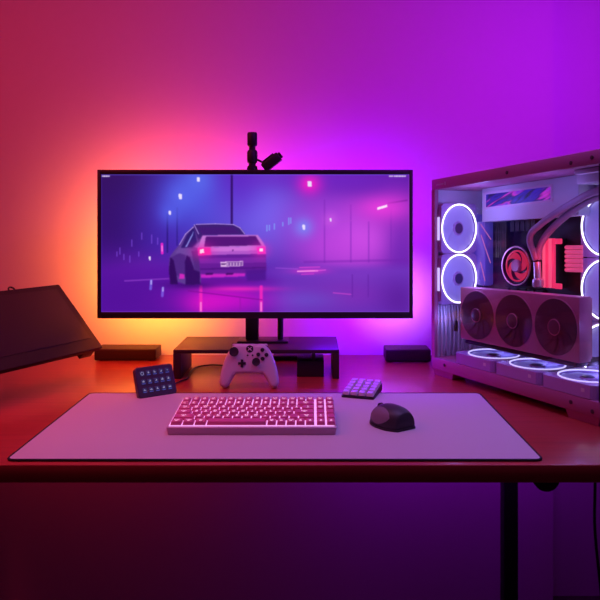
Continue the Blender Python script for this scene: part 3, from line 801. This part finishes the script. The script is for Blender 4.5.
# graphics card
gp = P(MB().box(.080, .4446, .028, .063, .1020, .2295, .0015), 'graphics_card', M['gpu'])
for u in (.1415, .2620, .3830):
    P(MB().torus((u, .0276, .1655), (0, 1, 0), .0580, .0011, 64, 6), 'fan_rim', M['gpu'], gp)
    b = MB(); b.lathe([(.0570, 0), (.0570, .0012)], (u, .0280, .1655), (0, -1, 0), 56)
    for i in range(11):
        a0 = 2*PI*i/11; VV = []
        for j in range(6):
            r = .019+.037*j/5; tw = -.5*j/5
            VV.append([b.bm.verts.new((u+r*math.cos(a0+tw+s*.5), .0266-.0016*s, .1655+r*math.sin(a0+tw+s*.5))) for s in (0, .5, 1)])
        for A, B in zip(VV, VV[1:]):
            for k in range(2): b.bm.faces.new((A[k], A[k+1], B[k+1], B[k]))
    P(b, 'cooling_fan', M['gpu_fan'], gp)
    b = MB(); b.lathe([(.0165, 0), (.0165, .0035), (.0145, .0045)], (u, .0268, .1655), (0, -1, 0), 32); P(b, 'fan_hub', M['gpu_fan'], gp)
    P(MB().torus((u, .0230, .1655), (0, 1, 0), .0158, .0010, 40, 6), 'hub_rim', M['gpu'], gp)
P(MB().box(.084, .440, .0635, .073, .1060, .2255, .001), 'backplate', M['gpu'], gp)
b = MB(); b.box(.088, .43, .073, .130, .0890, .0985, .002); b.box(.088, .43, .036, .073, .0905, .0985, .002); P(b, 'card_bracket', M['matte_black'])
b = MB(); b.box(.10, .11, .120, TR-.0005, .089, .098); b.box(.40, .41, .120, TR-.0005, .089, .098); P(b, 'card_bracket_arm', M['matte_black'])
P(MB().box(.063, .071, .020, .028, .118, .145, .001), 'latch', M['matte_black'])

# ------------------------------------------------------------------ below the desk
hk = thing('headset_hook', 'round dark fitting hanging under the desk edge, right of the leg', 'hook', (.4195, 1.215, DZ-.030))
b = MB(); b.lathe([(.022, 0), (.0235, .003), (.0235, .012), (.022, .015)], (0, -.0075, -.028), (0, 1, 0), 32); b.build('disc', M['black'], hk)
MB().box(-.012, .012, -.006, .006, -.018, -.0002, .001).build('mount', M['black'], hk)
tag(MB().tube([(.640, 1.60, DZ-.032), (.655, 1.60, .66), (.668, 1.60, .56), (.672, 1.61, .42), (.684, 1.60, .25), (.69, 1.60, .06), (.72, 1.60, .004), (.85, 1.62, .004)], .0035, 8).build('hanging_cable', M['cable']),
    'black cable hanging below the desk at the right edge', 'cable')

# ------------------------------------------------------------------ lights
def area(name, loc, target, col, power, sx, sy=None, spread=180):
    l = bpy.data.lights.new(name, 'AREA'); l.energy = power; l.color = col; l.size = sx
    if sy: l.shape = 'RECTANGLE'; l.size_y = sy
    l.spread = math.radians(spread)
    o = bpy.data.objects.new(name, l); C.objects.link(o); o.location = loc
    o.rotation_euler = (Vector(target)-Vector(loc)).to_track_quat('-Z', 'Y').to_euler()
    return o
OR = (1, .26, .03); RD = (1, .06, .09); PK = (1, .05, .42); PU = (.42, 0, 1); MG = (.75, .02, .95)
# strips stuck round the back of the monitor, shining on the wall
def strip(name, x0, x1, z0_, z1_, col, p, spread=140):
    cx, cz = (x0+x1)/2, DZ+(z0_+z1_)/2
    l = bpy.data.lights.new(name, 'AREA'); l.shape = 'RECTANGLE'; l.energy = p; l.color = col
    l.size = max(x1-x0, .012); l.size_y = max(z1_-z0_, .012); l.spread = math.radians(spread)
    o = bpy.data.objects.new(name, l); C.objects.link(o); o.location = (cx, 1.835, cz); o.rotation_euler = (PI/2, 0, 0)
    o.rotation_euler = Vector((0, 1, 0)).to_track_quat('-Z', 'Z').to_euler()
    return o
strip('led_left', -.555, -.543, .17, .45, (1, .17, .02), 1.4, 155)
strip('led_bottom_left', -.54, -.32, .165, .175, (1, .30, .03), .75, 115)
strip('led_bottom_mid', -.22, -.08, .165, .175, (1, .02, .12), .2)
strip('led_bottom_right', .02, .26, .165, .175, (.33, 0, 1.1), .62)
strip('led_corner', .235, .262, .160, .185, (.9, .22, 1.2), .14, 80)
strip('led_top_left', -.52, -.20, .50, .51, (1, .07, .17), .75, 165)
strip('led_top_mid', -.20, .05, .50, .51, (.52, 0, .95), .42, 165)
strip('led_top_right', .08, .26, .50, .51, (.22, 0, 1), .38)
strip('led_right', .25, .262, .17, .45, (.24, 0, 1), .36)
# fill lights added under the monitor's back edge to brighten the desk
area('desk_fill_left', (-.47, 1.84, DZ+.165), (-.47, 1.82, DZ), (1, .13, .004), .55, .30, .012)
area('desk_fill_right', (.13, 1.84, DZ+.165), (.13, 1.80, DZ), (.16, 0, 1.3), .9, .22, .012)
# purple lamp of the room, then added fill lights, all out of view
area('purple_lamp', (1.05, .75, 2.1), (.66, 2.03, 1.45), (.44, .006, .98), 3.7, .4, spread=75)
area('magenta_fill', (.0, .75, 2.3), (.0, 2.03, 1.75), (.8, .012, .8), .6, .5, spread=90)  # added flood for the middle of the wall
area('rose_fill', (-.75, .75, 2.3), (-.38, 2.03, 1.62), (1, .045, .19), .75, .4, spread=75)  # added flood for the upper left wall
area('red_fill', (-1.45, .95, 2.0), (-.75, 1.95, 1.15), (1, .035, .08), 2.5, .4, spread=115)  # added red wash over the left wall and desk
area('desk_side_fill', (-1.25, 1.30, 1.75), (-.62, 1.48, .75), (1, .045, .004), .8, .3, spread=75)  # added to redden the left end of the desk
area('overhead_fill', (-.50, 1.2, 2.05), (-.50, 1.2, .75), (1, .25, .66), 1.65, .6, spread=85)  # added soft overhead fill, pinker for the left of the mat
area('overhead_fill', (.40, 1.2, 2.05), (.40, 1.2, .75), (.50, .28, 1.06), 1.95, .6, spread=85)  # second overhead fill, added cooler for the right of the mat
area('under_desk_fill_purple', (.45, 1.80, .69), (.45, 2.03, .45), (.42, .004, 1), .75, .8, .03)  # added for the purple spill on the wall below the desk
area('under_desk_fill_red', (-.6, 1.80, .69), (-.6, 2.03, .45), (1, .02, .035), .28, .8, .03)  # added for the red spill below the desk
# unseen points added inside the case to boost fan and memory glow
def case_fill(name, u, w, v, col, p, r=.02):
    l = bpy.data.lights.new(name, 'POINT'); l.energy = p; l.color = col; l.shadow_soft_size = r
    o = bpy.data.objects.new(name, l); C.objects.link(o)
    o.parent = pc; o.location = (u, w, v*(1+.07*u/PL))
LV = (.30, .27, 1.08)
case_fill('fan_fill', .13, .035, .425, LV, .30)
case_fill('fan_fill', .12, .030, .262, LV, .28)
case_fill('fan_fill', .045, .012, .150, LV, .07, .008)
case_fill('fan_fill', .36, .022, .425, LV, .13)
case_fill('fan_fill', .46, .09, .300, LV, .26)
for k in range(3): case_fill('floor_fill', .155+.1395*k, .100, .088, LV, .07, .01)
case_fill('fan_fill', .485, .045, .17, LV, .035, .008)  # added to brighten the right end of the graphics card
case_fill('memory_fill', .285, .09, .30, (1, .05, .1), .08)

w = bpy.data.worlds.new('World'); bpy.context.scene.world = w; w.use_nodes = True
w.node_tree.nodes['Background'].inputs[0].default_value = (.9, .06, .6, 1)
w.node_tree.nodes['Background'].inputs[1].default_value = .02

# ------------------------------------------------------------------ camera
cd = bpy.data.cameras.new('camera'); cam = bpy.data.objects.new('camera', cd); C.objects.link(cam)
cam.location = (0, 0, CZ); cam.rotation_euler = (PI/2, 0, 0)
cd.sensor_width = 36; cd.lens = F/600*36; cd.shift_x = -(CX-300)/600; cd.shift_y = -(300-CY)/600
cd.clip_start = .05
sc = bpy.context.scene; sc.camera = cam
sc.view_settings.view_transform = 'Standard'; sc.view_settings.look = 'None'
sc.view_settings.exposure = 0; sc.view_settings.gamma = 1; sc.view_settings.use_curve_mapping = False
